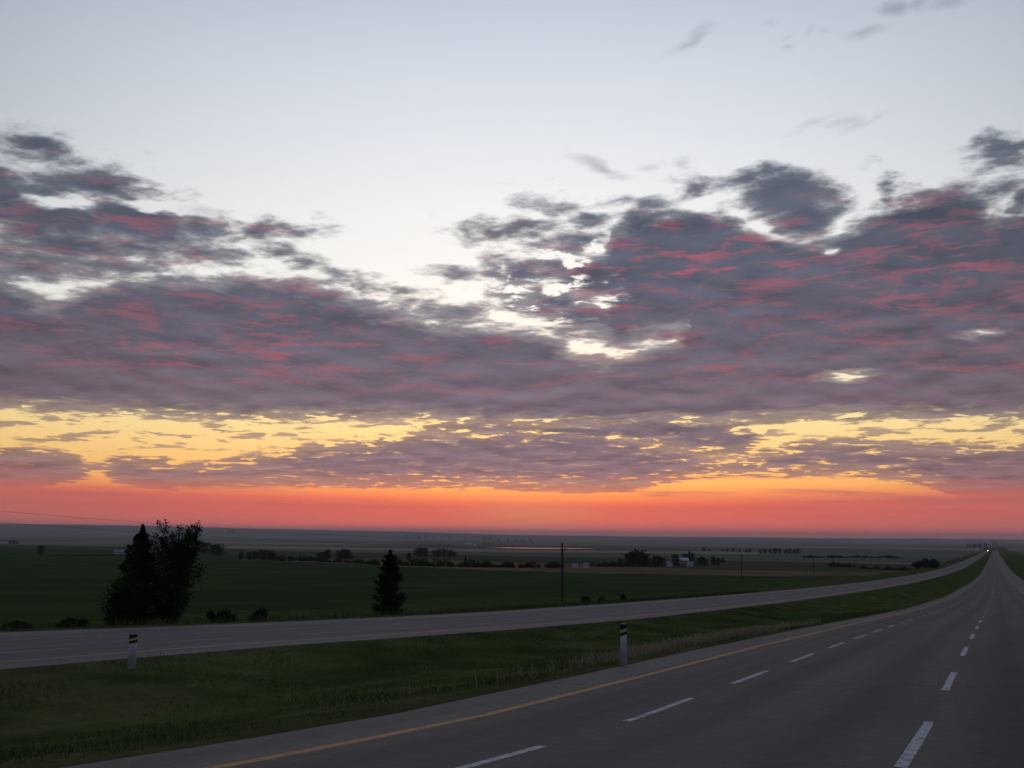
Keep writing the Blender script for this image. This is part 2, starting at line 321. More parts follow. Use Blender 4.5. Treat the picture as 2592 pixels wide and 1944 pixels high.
def terrain(L, Y):
    L = np.asarray(L, float); Y = np.asarray(Y, float); L, Y = np.broadcast_arrays(L, Y)
    zn, zfar = zg(Y)-CN*(np.clip(L, LN0, LN1)-.8), zf(Y)-CF*(np.clip(L, LF0, LF1)-LF0)
    tm = sst(L, LN1+.6, LF0-.6)
    med = zn*(1-tm)+zfar*tm-.55*np.sin(np.pi*np.clip((L-LN1)/(LF0-LN1), 0, 1))**1.5
    fld = zg(Y+.48*(L-LF1)*sst(L, LF1, 60))-.35
    blend = sst(L, LF1, 90)
    left = zfar*(1-blend)+fld*blend-.9*sst(L, LF1+.8, LF1+8)*(1-.6*sst(Y, 150, 500))
    right = zn-.8*sst(-L, 8.6, 13)+1.2*sst(-L, 13, 24)
    z = np.where(L < LN1, np.where(L > LN0, zn, right), np.where(L < LF0, med, np.where(L < LF1, zfar, left)))
    off = sst(L, 45, 140)+sst(-L, 30, 120)
    d = np.hypot(L, Y)
    z = z+off*(vnoise(L, Y, .012, 3)*.35+vnoise(L, Y, .0022, 5)*1.1*sst(d, 300, 1500))
    z = z+vnoise(L, Y, .0006, 8)*5*sst(d, 3000, 9000)
    az = -np.degrees(np.arctan2(L, Y)); el = np.interp(az, RAZ, REL)
    el = el+.02*vnoise(az*1.0, az*0+0, .55, 12)+.008*vnoise(az, az*0, 2.2, 2)
    ridge = 1.65+np.tan(np.radians(el))*24000
    z = z*(1-sst(d, 12000, 24000))+ridge*sst(d, 12000, 24000)
    return z
# ground hit of a sight line through the picture, to read off real positions
TT = np.geomspace(4, 30000, 6000)
def at(x, y):
    d = ray(x, y); p = CAM[None]+d[None]*TT[:, None]
    h = p[:, 2]-terrain(-p[:, 0], p[:, 1])
    i = int(np.argmax(h < 0)) if (h < 0).any() else len(TT)-1
    q = p[i]; L, Y = -q[0], q[1]
    s = q[0]*fw[0]+q[1]*fw[1]
    return L, Y, float(terrain(L, Y)), (q-CAM) @ fw/FPX          # and metres per picture pixel there
def axis(a, lo, hi, grow, d0):
    out = list(a)
    v, d = a[-1], d0
    while v < hi: d *= grow; v += d; out.append(v)
    v, d = a[0], d0
    while v > lo: d *= grow; v -= d; out.insert(0, v)
    return np.array(out)
Yn = axis(list(np.arange(-20, 60, 1.0)), -300, 44000, 1.035, 1.0)
Yn = np.unique(np.concatenate([[-44000, -20000, -8000, -3000, -1200], Yn]))
La = axis([-13, -10.5, -9, LN0-.25, LN0, LN0+.15, LN1-.15, LN1, LN1+.3, 9, 10.5, 12, 13.5, 15, 16.5, 18, 19.3, LF0, LF0+.15, LF1-.15, LF1, LF1+.3, 34.5, 36, 38, 40.5, 43], -44000, 44000, 1.06, 2.0)
LL, YY = np.meshgrid(La, Yn, indexing='ij'); ZZ = terrain(LL, YY)
under = ((LL > LN0-.01) & (LL < LN1-.01)) | ((LL > LF0+.01) & (LL < LF1-.01))
ZZ = ZZ-np.where(under, .12+.00005*np.abs(YY), 0)-np.where(LL*0 == 0, .0, 0)
nL, nY = LL.shape
verts = np.stack([-LL, YY, ZZ], -1).reshape(-1, 3)
idx = np.arange(nL*nY).reshape(nL, nY)
faces = np.stack([idx[1:, :-1], idx[:-1, :-1], idx[:-1, 1:], idx[1:, 1:]], -1).reshape(-1, 4)

# ground material
gm = bpy.data.materials.new('ground'); gm.use_nodes = True; q = G(gm.node_tree); gb = gm.node_tree.nodes['Principled BSDF']
gpos = q.n('ShaderNodeNewGeometry').outputs['Position']; gx, gy, gz = q.sep(gpos)[0:3]
gL = q.m('MULTIPLY', gx, -1.0)
jit = q.m('MULTIPLY', q.m('SUBTRACT', q.noise(gpos, .02, 4, .6), .5), 40.0)
yp = q.m('ADD', q.m('SUBTRACT', gy, q.m('MULTIPLY', q.m('MAXIMUM', q.m('SUBTRACT', gL, 150.0), -60.0), .42)), jit)
nf = q.noise(gpos, .35, 6, .65); nc = q.noise(gpos, .03, 5, .6); nvf = q.noise(gpos, 6.0, 4, .6)
GREEN, GREEN2, TAN, OLIVE = (.028, .042, .016, 1), (.044, .060, .022, 1), (.19, .13, .075, 1), (.06, .065, .035, 1)
crop = q.mix(q.ss(nc, .35, .65), (.036, .054, .020, 1), (.056, .078, .028, 1))
rows = q.n('ShaderNodeTexBrick'); q.put(rows, 'Vector', q.v('ADD', gpos, (370.0, 140.0, 0.0))); rows.offset = .37; rows.inputs['Scale'].default_value = 1.0
rows.inputs['Brick Width'].default_value = 1650; rows.inputs['Row Height'].default_value = 620; rows.inputs['Mortar Size'].default_value = 7
rows.inputs['Color1'].default_value = (.5, .5, .5, 1); rows.inputs['Color2'].default_value = (0, 0, 0, 1); rows.inputs['Mortar'].default_value = (.12, .12, .12, 1)
rows.inputs['Bias'].default_value = 0
rv = q.m('MULTIPLY', q.sep(rows.outputs['Color'])[0], 2.0)
farc = q.ramp(rv, [(0, (.06, .085, .05, 1)), (.30, (.17, .13, .09, 1)), (.48, (.08, .10, .06, 1)), (.62, (.22, .17, .12, 1)), (.8, (.10, .10, .065, 1))], 'CONSTANT')
farc = q.mix(.3, farc, (.13, .115, .08, 1)); farc = q.mix(1.0, farc, (1.55, 1.45, 1.5, 1), 'MULTIPLY')
fmix = q.ramp(q.lr(yp, 0, 1600), [(0, (0, 0, 0, 1)), (470/1600, (.5, .5, .5, 1)), (640/1600, (1, 1, 1, 1))], 'CONSTANT')
fm = q.sep(fmix)[0]
brown = q.mix(q.ss(nc, .3, .7), (.12, .085, .05, 1), TAN)
brown = q.mix(q.ss(gL, 520, 600), brown, crop)
c1 = q.mix(q.m('GREATER_THAN', fm, .25), crop, brown)
midc = q.mix(q.ss(nc, .4, .6), (.05, .065, .032, 1), (.10, .085, .05, 1))
c1 = q.mix(q.m('GREATER_THAN', fm, .75), c1, midc)
c1 = q.mix(q.ss(yp, 980, 1000), c1, farc)
# verge: green with dry patches, browner at the asphalt
vergec = q.mix(q.ss(nf, .35, .7), (.044, .070, .018, 1), (.080, .100, .028, 1))
dry = q.m('MULTIPLY', q.ss(q.noise(q.v('MULTIPLY', gpos, (1.0, .22, 1.0)), .45, 5, .6), .50, .68), .55)
vergec = q.mix(dry, vergec, (.13, .105, .05, 1))
def near(a, w): return q.ss(q.m('ABSOLUTE', q.m('SUBTRACT', gL, a)), w, 0.0)
ed = q.m('MAXIMUM', q.m('MAXIMUM', near(LN1, 2.2), near(LF1+1.5, 6.0)), q.m('MAXIMUM', near(LF0, 1.2), near(LN0, 2.5)))
vergec = q.mix(q.m('MULTIPLY', ed, q.lr(nf, .3, .7, .35, .8)), vergec, (.10, .078, .042, 1))
tp = q.m('MULTIPLY', q.m('MULTIPLY', near(LN1+1.1, 1.0), q.m('MULTIPLY', q.ss(gy, 24, 30), q.ss(gy, 50, 38))), q.ss(q.noise(gpos, 1.3, 4, .6), .35, .6))
vergec = q.mix(tp, vergec, (.24, .195, .11, 1))
isv = q.m('MULTIPLY', q.ss(q.m('ADD', gL, q.m('MULTIPLY', jit, .25)), 58, 44), q.ss(gL, -60, -40))
farside = q.ss(gy, 1500, 3500)
col = q.mix(isv, c1, vergec)
rightfar = q.m('MULTIPLY', q.ss(gL, -35, -45), q.ss(gy, 900, 300)); col = q.mix(rightfar, col, (.045, .05, .024, 1))
kk = q.lr(nf, .25, .75, .78, 1.22); k2 = q.m('MULTIPLY', kk, q.lr(nvf, .2, .8, .75, 1.25))
col = q.mix(1.0, col, q.comb(k2, k2, k2), 'MULTIPLY')
q.put(gb, 'Base Color', col); gb.inputs['Roughness'].default_value = 1; gb.inputs['Specular IOR Level'].default_value = 0.0
ground = mesh('ground', verts, faces, gm, smooth=True); tag(ground, kind='structure')

# ---------------------------------------------------------------- roads
def asphalt(name, tracks, base):
    m = bpy.data.materials.new(name); m.use_nodes = True; q = G(m.node_tree); b = m.node_tree.nodes['Principled BSDF']
    pos = q.n('ShaderNodeNewGeometry').outputs['Position']; x, y, z = q.sep(pos)[0:3]
    L = q.m('ADD', q.m('MULTIPLY', x, -1.0), q.m('MULTIPLY', q.m('SUBTRACT', q.noise(pos, .12, 2, .5), .5), .35))
    big = q.noise(q.v('MULTIPLY', pos, (1.0, .06, 1.0)), .9, 5, .6); fine = q.noise(pos, 42, 3, .7); med = q.noise(pos, 3.5, 5, .65)
    k = q.m('MULTIPLY', q.lr(big, .3, .7, .74, 1.24), q.m('MULTIPLY', q.lr(fine, .2, .8, .5, 1.5), q.lr(med, .3, .7, .84, 1.16)))
    tr = None
    for t in tracks:
        w = q.ss(q.m('ABSOLUTE', q.m('SUBTRACT', L, t)), .55, .08)
        tr = w if tr is None else q.m('MAXIMUM', tr, w)
    k = q.m('MULTIPLY', k, q.m('SUBTRACT', 1.0, q.m('MULTIPLY', tr, .26)))
    cy = q.m('FRACT', q.m('ADD', q.m('MULTIPLY', y, 1/13.0), q.m('MULTIPLY', q.noise(pos, .35, 4, .6), .22)))
    crk = q.m('MULTIPLY', q.ss(q.m('ABSOLUTE', q.m('SUBTRACT', cy, .5)), .0042, .0016), q.ss(q.noise(pos, .22, 2, .5), .42, .5))
    stain = q.ss(q.noise(q.v('MULTIPLY', pos, (1.0, .12, 1.0)), 2.4, 4, .6), .56, .74)
    k = q.m('MULTIPLY', k, q.m('SUBTRACT', 1.0, q.m('ADD', q.m('MULTIPLY', crk, .45), q.m('MULTIPLY', stain, .16))))
    seam = q.m('MULTIPLY', q.ss(q.m('ABSOLUTE', q.m('SUBTRACT', L, tracks[0]-1.3)), .03, .0), .3)
    k = q.m('MULTIPLY', k, q.m('SUBTRACT', 1.0, seam))
    sh = q.m('MAXIMUM', q.ss(L, 6.35, 6.75), q.ss(L, -3.6, -4.2)) if tracks[0] < 15 else q.m('MAXIMUM', q.ss(L, 22.1, 21.7), q.ss(L, 30.6, 31.0))
    c = q.mix(sh, (*base, 1), (base[0]*1.28, base[1]*1.26, base[2]*1.22, 1))
    q.put(b, 'Base Color', q.mix(1.0, c, q.comb(k, k, k), 'MULTIPLY'))
    b.inputs['Roughness'].default_value = .82; b.inputs['Specular IOR Level'].default_value = .22
    bp = q.n('ShaderNodeBump'); bp.inputs['Strength'].default_value = .35; bp.inputs['Distance'].default_value = .01; q.put(bp, 'Height', fine); q.put(b, 'Normal', bp.outputs[0])
    return m
AN = asphalt('near_asphalt', [5.6, 4.9, 3.5, 1.7, -.1, -1.9], (.100, .094, .080))
AF = asphalt('far_asphalt', [23.0, 24.8, 26.6, 28.2, 29.6], (.112, .104, .097))
YR = Yn[(Yn >= -120) & (Yn <= 14000)]
def strip(name, L0, L1, Ys, zfun, dz, m, thick=0.0, wob=0.0, seed=0):
    v = []; f = []
    r = np.random.default_rng(seed)
    for i, Y in enumerate(Ys):
        z = np.interp(Y, YR, zfun(YR))-(CN*((L0+L1)/2-.8) if zfun is zg else CF*((L0+L1)/2-LF0))+dz+.00004*max(Y, 0)*(dz > .001)
        a, b = (r.uniform(-wob, wob, 2) if wob and Y < 90 else (0, 0))
        v += [(-(L0-a), Y, z), (-(L1+b), Y, z)]
    for i in range(len(Ys)-1): f.append((2*i, 2*i+2, 2*i+3, 2*i+1))
    return v, [tuple(reversed(q)) for q in f]
def road(name, L0, L1, zfun, m):
    cols = np.linspace(L0, L1, 5); v = []; f = []
    for Y in YR:
        z = float(zfun(Y)); cz = [z-(CN*(l-.8) if zfun is zg else CF*(l-LF0)) for l in cols]
        v += [(-(L0-.25), Y, cz[0]-.13)]+[(-l, Y, k_) for l, k_ in zip(cols, cz)]+[(-(L1+.25), Y, cz[-1]-.13)]
    n = 7
    for i in range(len(YR)-1):
        for k in range(n-1): f.append((i*n+k, i*n+k+1, (i+1)*n+k+1, (i+1)*n+k))
    o = mesh(name, v, f, m)
    bm = bmesh.new(); bm.from_mesh(o.data); bmesh.ops.recalc_face_normals(bm, faces=bm.faces)
    if sum(fc.normal.z for fc in bm.faces) < 0: bmesh.ops.reverse_faces(bm, faces=bm.faces)
    bm.to_mesh(o.data); bm.free(); tag(o, kind='structure'); return o
near_road = road('near_road', LN0, LN1, zg, AN)
far_road = road('far_road', LF0, LF1, zf, AF)
def paint(name, col, wear=.35):
    m = bpy.data.materials.new(name); m.use_nodes = True; q = G(m.node_tree); b = m.node_tree.nodes['Principled BSDF']
    pos = q.n('ShaderNodeNewGeometry').outputs['Position']
    w = q.m('MULTIPLY', q.ss(q.noise(pos, 9, 6, .7), .48, .66), wear*1.9, clamp=True)
    q.put(b, 'Base Color', q.mix(w, (*col, 1), (.10, .10, .10, 1))); b.inputs['Roughness'].default_value = .7
    return m
WP, YP = paint('white_paint', (.44, .45, .46), .6), paint('yellow_paint', (.46, .21, .03), .5)
WF = paint('worn_white_paint', (.21, .215, .22), .6)
def ysamp(a, b): return np.unique(np.concatenate([[a], YR[(YR > a) & (YR < b)], [b]]))
def line(name, L, w, segs, zfun, m):
    V, F = [], []
    for k, (a, b) in enumerate(segs):
        v, f = strip(name, L-w/2, L+w/2, ysamp(a, b), zfun, .005, m, wob=.006, seed=k); o = len(V); V += v; F += [tuple(o+i for i in q) for q in f]
    ob = mesh(name, V, F, m); tag(ob, kind='structure'); return ob
def dashes(y0, on, off, end): 
    s = []; y = y0
    while y < end: s.append((y, y+on)); y += on+off
    return s
line('yellow_edge_line', 6.62, .13, [(-120, 1500)], zg, YP)
line('lane_line', 4.38, .10, dashes(12.58-5.75*8, 3.1, 2.65, 52), zg, WP)
line('lane_line', 4.38, .10, dashes(12.58+5.75*7, 3.1, 2.65, 150), zg, WF)
line('lane_line', .82, .11, dashes(17.29-8.6*7, 3.7, 4.9, 8)+[(9.3, 13.2)]+dashes(17.29, 3.7, 4.9, 58), zg, WP)
line('lane_line', .82, .11, dashes(17.29+8.6*5, 3.7, 4.9, 260), zg, WF)
line('white_edge_line', -4.1, .12, [(-120, 900)], zg, WF)
line('yellow_edge_line', 21.6, .13, [(-60, 900)], zf, YP)
line('lane_line', 24.2, .13, dashes(-50, 3.2, 3.6, 500), zf, WF)
line('lane_line', 27.6, .13, dashes(-50, 3.2, 6.2, 500), zf, WF)
line('white_edge_line', 31.2, .12, [(-60, 900)], zf, WF)

# ---------------------------------------------------------------- leaves and trees
LEAF = mat('foliage', (.030, .042, .020), .9, .5, 1.2, .1)
LEAF2 = mat('dark_foliage', (.021, .030, .016), .9, .5, 1.2, .1)
BARK = mat('bark', (.05, .04, .032), .95, .3, 8, .1)
def leaves(cen, size, rng, flat=.0):
    n = len(cen); cen = np.asarray(cen)
    u = rng.normal(size=(n, 3)); u /= np.linalg.norm(u, axis=1)[:, None]
    w = rng.normal(size=(n, 3)); w -= (w*u).sum(1)[:, None]*u; w /= np.linalg.norm(w, axis=1)[:, None]
    s = size*rng.uniform(.5, 1.4, (n, 1)); a = u*s; b = w*s*.55
    v = np.stack([cen-a, cen+b, cen+a, cen-b], 1).reshape(-1, 3)
    f = np.arange(4*n).reshape(n, 4); return v, f
def crown_mesh(name, cen, size, rng, m, parent=None):
    v, f = leaves(cen, size, rng); return mesh(name, v, f, m, parent)
def tree_branchy(name, h, rng, nl=12000, leaf=.07, wid=.32, spire=0, lean=(0, 0), base=.02, m=LEAF, skirt=1.0, nb=46, up=.55):
    """trunk with limbs; leaves spread along each limb"""
    root = empty(name, (0, 0, 0)); tb = MB()
    tp = [Vector((lean[0]*h*(t**1.5), lean[1]*h*(t**1.5), h*t)) for t in np.linspace(0, .97, 9)]
    tb.tube([p-Vector((0, 0, .3 if i == 0 else 0)) for i, p in enumerate(tp)], [h*.022*(1-.9*i/8) for i in range(9)], 8)
    cen = []
    per = nl//nb
    for k in range(nb):
        t = base+(1-base)*((k+.5)/nb)**(.95 if spire else .85)
        p0 = Vector((lean[0]*h*t**1.5, lean[1]*h*t**1.5, h*t)); th = k*2.4+rng.uniform(-.5, .5)
        if spire: ln = h*wid*(1-t)**spire*rng.uniform(.7, 1.2)+h*.012
        else: ln = h*wid*(math.sin(math.pi*min(1, t*.85+.12))**.7)*rng.uniform(.6, 1.2)
        if t < .2: ln *= skirt
        dr = Vector((math.cos(th), math.sin(th), 0)); elv = up*(.2+t) if not spire else .15+.5*t*t
        pts = [p0+(dr*s_+Vector((0, 0, elv*s_+.35*s_*s_*up)))*ln for s_ in (0, .35, .7, 1.0)]
        if t > .9: pts = [p0, p0+Vector((dr.x*.1, dr.y*.1, .5))*ln*.3, p0+Vector((dr.x*.2, dr.y*.2, 1))*ln*.5]
        tb.tube(pts, [h*.007*(1.2-t), h*.004, h*.002, h*.001][:len(pts)], 5, False)
        pa_ = np.array([list(p) for p in pts]); s = rng.uniform(.12, 1.03, per)
        xs = np.linspace(0, 1, len(pts)); c = np.stack([np.interp(s, xs, pa_[:, i]) for i in range(3)], 1)
        sp = ln*.17*(1.25-s)[:, None]+h*.012*(1.1-t)
        cl = rng.normal(size=(9, 3))*ln*.10; c = c+cl[rng.integers(0, 9, per)]*(1-.5*s)[:, None]
        cen.append(c+rng.normal(size=(per, 3))*sp*[1, 1, .75])
    tb.build('trunk', BARK, root); crown_mesh('crown', np.concatenate(cen), leaf, rng, m, root)
    return root
def bush(name, wx, wy, h, rng, n, leaf, m=LEAF2):
    k = max(7, int(wx/h*6)); cs = np.stack([rng.uniform(-.42, .42, k)*wx, rng.uniform(-.42, .42, k)*wy, rng.uniform(.2, .68, k)*h], 1)
    rr = rng.uniform(.12, .30, k)*h
    i = rng.integers(0, k, n); d = rng.normal(size=(n, 3)); d /= np.linalg.norm(d, axis=1)[:, None]
    c = cs[i]+d*(rr[i]*(rng.uniform(.3, 1.1, n)+np.abs(rng.normal(size=n))*.15))[:, None]; c[:, 2] = np.abs(c[:, 2])
    return crown_mesh(name, c, leaf, rng, m)
def place(o, x, y, rz=0, sink=.05, scale=1):
    L, Y, z, mpp = at(x, y); o.location = (-L, Y, z-sink); o.rotation_euler = (0, 0, rz); o.scale = (scale,)*3 if not isinstance(scale, tuple) else scale
    return o, mpp
# trees and shrubs growing beyond the far shoulder: L metres off, top seen at (x, y)
def grow(x, ytop, L):
    d = ray(x, ytop); t = -L/d[0]; P = CAM+d*t; zb = float(terrain(L, P[1])); mp = t*float(d @ fw)/FPX
    return (-L, P[1], zb-.06), P[2]-zb, mp
loc, hT, mpp = grow(362, 1326, 38.5)
a = tree_branchy('spruce_tree', hT, RNG, 21000, .055, .28, spire=.88, nb=84, m=LEAF2, base=.05, up=.5)
a.location = loc; tag(a, 'dark pointed tree left of its twin beside the far road', 'tree')
loc, hT, mpp = grow(440, 1330, 37.5)
b = tree_branchy('broadleaf_tree', hT*.80, RNG, 17000, .055, .40, nb=58, m=LEAF2, lean=(.10, .05), up=1.15, base=.06)
b.location = loc; tag(b, 'wide dark tree with feathery branches swept up to the right, beside the far road', 'tree')
loc, hb_, mpp = grow(312, 1446, 38.0)
c = bush('bush', 104*mpp, 60*mpp, hb_, RNG, 6500, .06); c.location = loc; tag(c, 'large dark bush filling the left foot of the tall tree pair', 'bush')
loc, hT, mpp = grow(988, 1392, 39.0)
c = tree_branchy('conifer_tree', hT, RNG, 13000, .07, .25, spire=.55, nb=60, m=LEAF2, base=.03, up=.5); c.location = loc
tag(c, 'lone dark conical tree between road and green field', 'tree')
for x, yt, w, lab in [(40, 1562, 90, 'low dark shrub at the left edge beside the far road'), (185, 1553, 80, 'low dark shrub left of the tall tree pair'), (565, 1530, 66, 'dark round shrub just right of the tall tree pair'),
                        (655, 1528, 64, 'dark round shrub, second to the right of the tall tree pair'), (1497, 1500, 60, 'low dark shrub right of the nearest utility pole'), (1577, 1497, 30, 'tiny dark shrub in the green field edge right of the nearest pole')]:
    loc, h_, mp = grow(x, yt, 37.0); o = bush('shrub', w*mp, w*mp*.7, h_, RNG, 2600, .06, LEAF); o.location = loc; tag(o, lab, 'shrub')
# bush block by the far bend
mp = at(2340, 1440)[3]
for x, w, h, lab in [(2326, 40, 27, 'dark block of bushes by the far road bend, left half'), (2358, 34, 31, 'dark block of bushes by the far road bend, taller right half')]:
    o = bush('bush', w*mp, w*mp*.6, h*mp, RNG, 3000, .55); place(o, x, 1441); tag(o, lab, 'bush')

# distant trees: four kinds copied
def far_kind(h, rng, spire, wid):
    return tree_branchy('distant_tree', h, rng, 2200, .38, wid, spire=spire, nb=26, m=LEAF, base=.0, skirt=1.5)
kinds = [far_kind(10, RNG, 0, .52), far_kind(10, RNG, 0, .42), far_kind(10, RNG, 1, .26), far_kind(10, RNG, 0, .66)]
used = [False]*4
def far_tree(x, y, hp, k, lab, grp):
    o = kinds[k] if not used[k] else copy_tree(kinds[k]); used[k] = True
    L, Y, z, mp = at(x, y); s = hp*mp/10*.9
    o.location = (-L, Y, z-.2); o.rotation_euler = (0, 0, random.uniform(0, 6.28)); o.scale = (s*random.uniform(.9, 1.15),)*2+(s,)
    for kk in ('label', 'category', 'group'):
        if kk in o: del o[kk]
    tag(o, lab, 'tree', grp); return o
single = [(103, 1405, 27, 1, 'slim lone tree in the pale field near the left edge'), (1178, 1428, 26, 2, 'thin tree rising from the hedgerow right of the lone conical tree'),
          (1745, 1421, 31, 2, 'tallest slim tree behind the white farm buildings'), (1711, 1432, 31, 1, 'tree between the white farm buildings'), (1830, 1424, 19, 2, 'small pointed tree right of the farm buildings'),
          (1806, 1431, 24, 1, 'leafy tree next to the small pointed one right of the farm'), (760, 1418, 17, 2, 'small thin tree standing alone in the hedgerow between two groves'), (1035, 1420, 22, 1, 'tree in the hedgerow just right of the lone conical tree'),
          (715, 1420, 14, 3, 'low round tree at the start of the hedgerow')]
for x, y, hp, k, lab in single: far_tree(x, y, hp, k, lab, None)
groves = [([(610, 1417, 21, 1), (630, 1417, 20, 0), (645, 1417, 23, 1), (663, 1418, 27, 0), (680, 1418, 25, 3), (690, 1418, 20, 0)], 'tree in the dark grove right of the tall tree pair', 'grove right of the tall tree pair'),
          ([(505, 1400, 28, 3), (520, 1402, 30, 0), (537, 1404, 26, 1), (550, 1406, 30, 0), (556, 1408, 24, 3)], 'tree in the bluish grove showing behind the tall tree pair', 'grove behind the tall tree pair'),
          ([(808, 1415, 16, 0), (818, 1415, 18, 3), (829, 1415, 26, 1), (858, 1415, 22, 0), (870, 1415, 27, 1), (880, 1415, 25, 0), (890, 1417, 12, 3)], 'tree in the small grove left of the lone conical tree', 'grove left of the lone conical tree'),
          ([(1055, 1409, 20, 3), (1065, 1409, 24, 0), (1077, 1409, 23, 1)], 'tree in the compact clump above the hedgerow', 'compact clump above the hedgerow'),
          ([(1100, 1410, 17, 3), (1112, 1410, 21, 0), (1126, 1410, 20, 3), (1140, 1410, 19, 0), (1150, 1411, 14, 3)], 'tree in the long low clump above the hedgerow', 'long low clump above the hedgerow'),
          ([(1570, 1434, 20, 3), (1592, 1434, 36, 1), (1602, 1434, 40, 0), (1616, 1434, 41, 3), (1630, 1434, 35, 0), (1640, 1434, 22, 3)], 'tree in the big dark grove left of the farm', 'big grove left of the farm'),
          ([(1655, 1434, 33, 2), (1663, 1434, 28, 0), (1674, 1434, 24, 3)], 'tree in the grove hiding the left side of the farm', 'grove at the left side of the farm'),
          ([(1735, 1420, 20, 1), (1752, 1420, 22, 1), (1770, 1432, 20, 3), (1779, 1432, 24, 0), (1788, 1432, 18, 3), (1818, 1432, 20, 0)], 'tree standing among and right of the farm buildings', 'trees around the farm buildings'),
          ([(x, 1396+(x-1780)*.02, random.uniform(8, 13), random.choice((0, 3, 1))) for x in (1782, 1796, 1830, 1842, 1856, 1872, 1890, 1898)], 'tree in the left part of the misty tree line beyond the farm', 'misty tree line, left part'),
          ([(x, 1402, random.uniform(10, 15), random.choice((0, 3))) for x in (1925, 1937, 1950, 1962, 1974, 1988, 1998, 2010, 2020)], 'tree in the right part of the misty tree line beyond the farm', 'misty tree line, right part'),
          ([(24, 1378, 9, 3), (34, 1378, 11, 3), (43, 1378, 8, 0)], 'tree beside the white roof at the far left edge', 'trees at the far left farm'),
          ([(552, 1351, 8, 3), (563, 1351, 9, 0), (580, 1351, 9, 3), (590, 1352, 10, 0), (600, 1352, 7, 3)], 'tiny tree on the far slope just under the skyline', 'trees on the far slope'),
          ([(1028, 1362, 7, 3), (1060, 1363, 7, 3), (1078, 1363, 6, 0), (1096, 1363, 6, 3), (1118, 1363, 6, 0), (1140, 1364, 6, 3)], 'tiny tree in the far bluish shelter belt at center', 'far shelter belt at center'),
          ([(1225, 1368, 9, 3), (1240, 1368, 9, 0), (1262, 1370, 7, 3), (1285, 1371, 7, 0), (1305, 1371, 7, 3), (1325, 1372, 7, 0), (1345, 1372, 7, 3)], 'tiny tree in the far shelter belt above the red pond', 'far shelter belt above the pond'),
          ([(2452, 1388, 10, 3), (2466, 1388, 12, 0), (2480, 1387, 12, 3), (2494, 1386, 11, 0)], 'tree in the dark clump where the roads meet the skyline', 'trees where the roads meet the skyline')]
for pts, lab, grp in groves:
    for x, y, hp, k in pts: far_tree(x, y, hp, k, lab, grp)

# hedgerows
def hedge(pts, hp, lab, rngn=2600, leaf=.5):
    hp *= 1.2; rngn = int(rngn*3); leaf *= .8
    cen = []
    P_ = [at(x, y) for x, y in pts]
    seglen = [math.hypot(P_[i+1][0]-P_[i][0], P_[i+1][1]-P_[i][1]) for i in range(len(P_)-1)]
    cs = np.concatenate([[0], np.cumsum(seglen)]); tot = cs[-1]; mp = P_[0][3]; h = hp*mp
    k = int(min(900, tot/(h*.22))+8); t = RNG.uniform(0, tot, k); hk = h*RNG.uniform(.35, 1.05, k)*(.75+.35*np.sin(t/tot*23))
    Ls = np.interp(t, cs, [p[0] for p in P_])+RNG.normal(size=k)*h*.3; Ys = np.interp(t, cs, [p[1] for p in P_])+RNG.normal(size=k)*h*.3
    zs = terrain(Ls, Ys); i = RNG.integers(0, k, rngn)
    d = RNG.normal(size=(rngn, 3)); d /= np.linalg.norm(d, axis=1)[:, None]
    c = np.stack([-Ls[i], Ys[i], zs[i]+hk[i]*.45], 1)+d*np.stack([hk[i]*.55, hk[i]*.55, hk[i]*.5], 1)*RNG.uniform(.4, 1.1, (rngn, 1))
    o = crown_mesh('hedgerow', c, leaf, RNG, LEAF); tag(o, lab, 'hedge'); return o
hedge([(698, 1420), (800, 1420)], 12, 'low dark hedgerow between the two groves left of center', 2500, .45)
hedge([(800, 1422), (900, 1426), (960, 1430)], 12, 'low scrubby hedgerow running left behind the lone conical tree', 2500, .45)
hedge([(990, 1431), (1100, 1434), (1216, 1436)], 19, 'thick dark hedgerow right of the lone conical tree', 5000, .5)
hedge([(1216, 1436), (1330, 1437), (1430, 1438)], 15, 'dark hedgerow ending at the nearest utility pole', 4000, .5)
hedge([(1505, 1434), (1580, 1435)], 13, 'low hedgerow left of the big farm grove', 2000, .45)
hedge([(130, 1407), (220, 1408), (300, 1407)], 5, 'thin dark line of scrub at the far edge of the left green field', 1500, .4)
hedge([(2035, 1412), (2150, 1412), (2275, 1413)], 7, 'long dark strip of scrub beyond the small poles at right', 2500, .7)
hedge([(2100, 1434), (2165, 1437)], 11, 'reddish dark scrub patch above the far road', 1500, .5)
hedge([(2180, 1440), (2300, 1444)], 8, 'low scrub along the far road leading to the bush block', 1500, .4)
hedge([(1060, 1381), (1150, 1382)], 5, 'faint scrub strip left of the red pond', 900, .9)
hedge([(1220, 1379), (1300, 1381)], 3, 'faint scrub strip on the shore of the red pond', 700, .9)

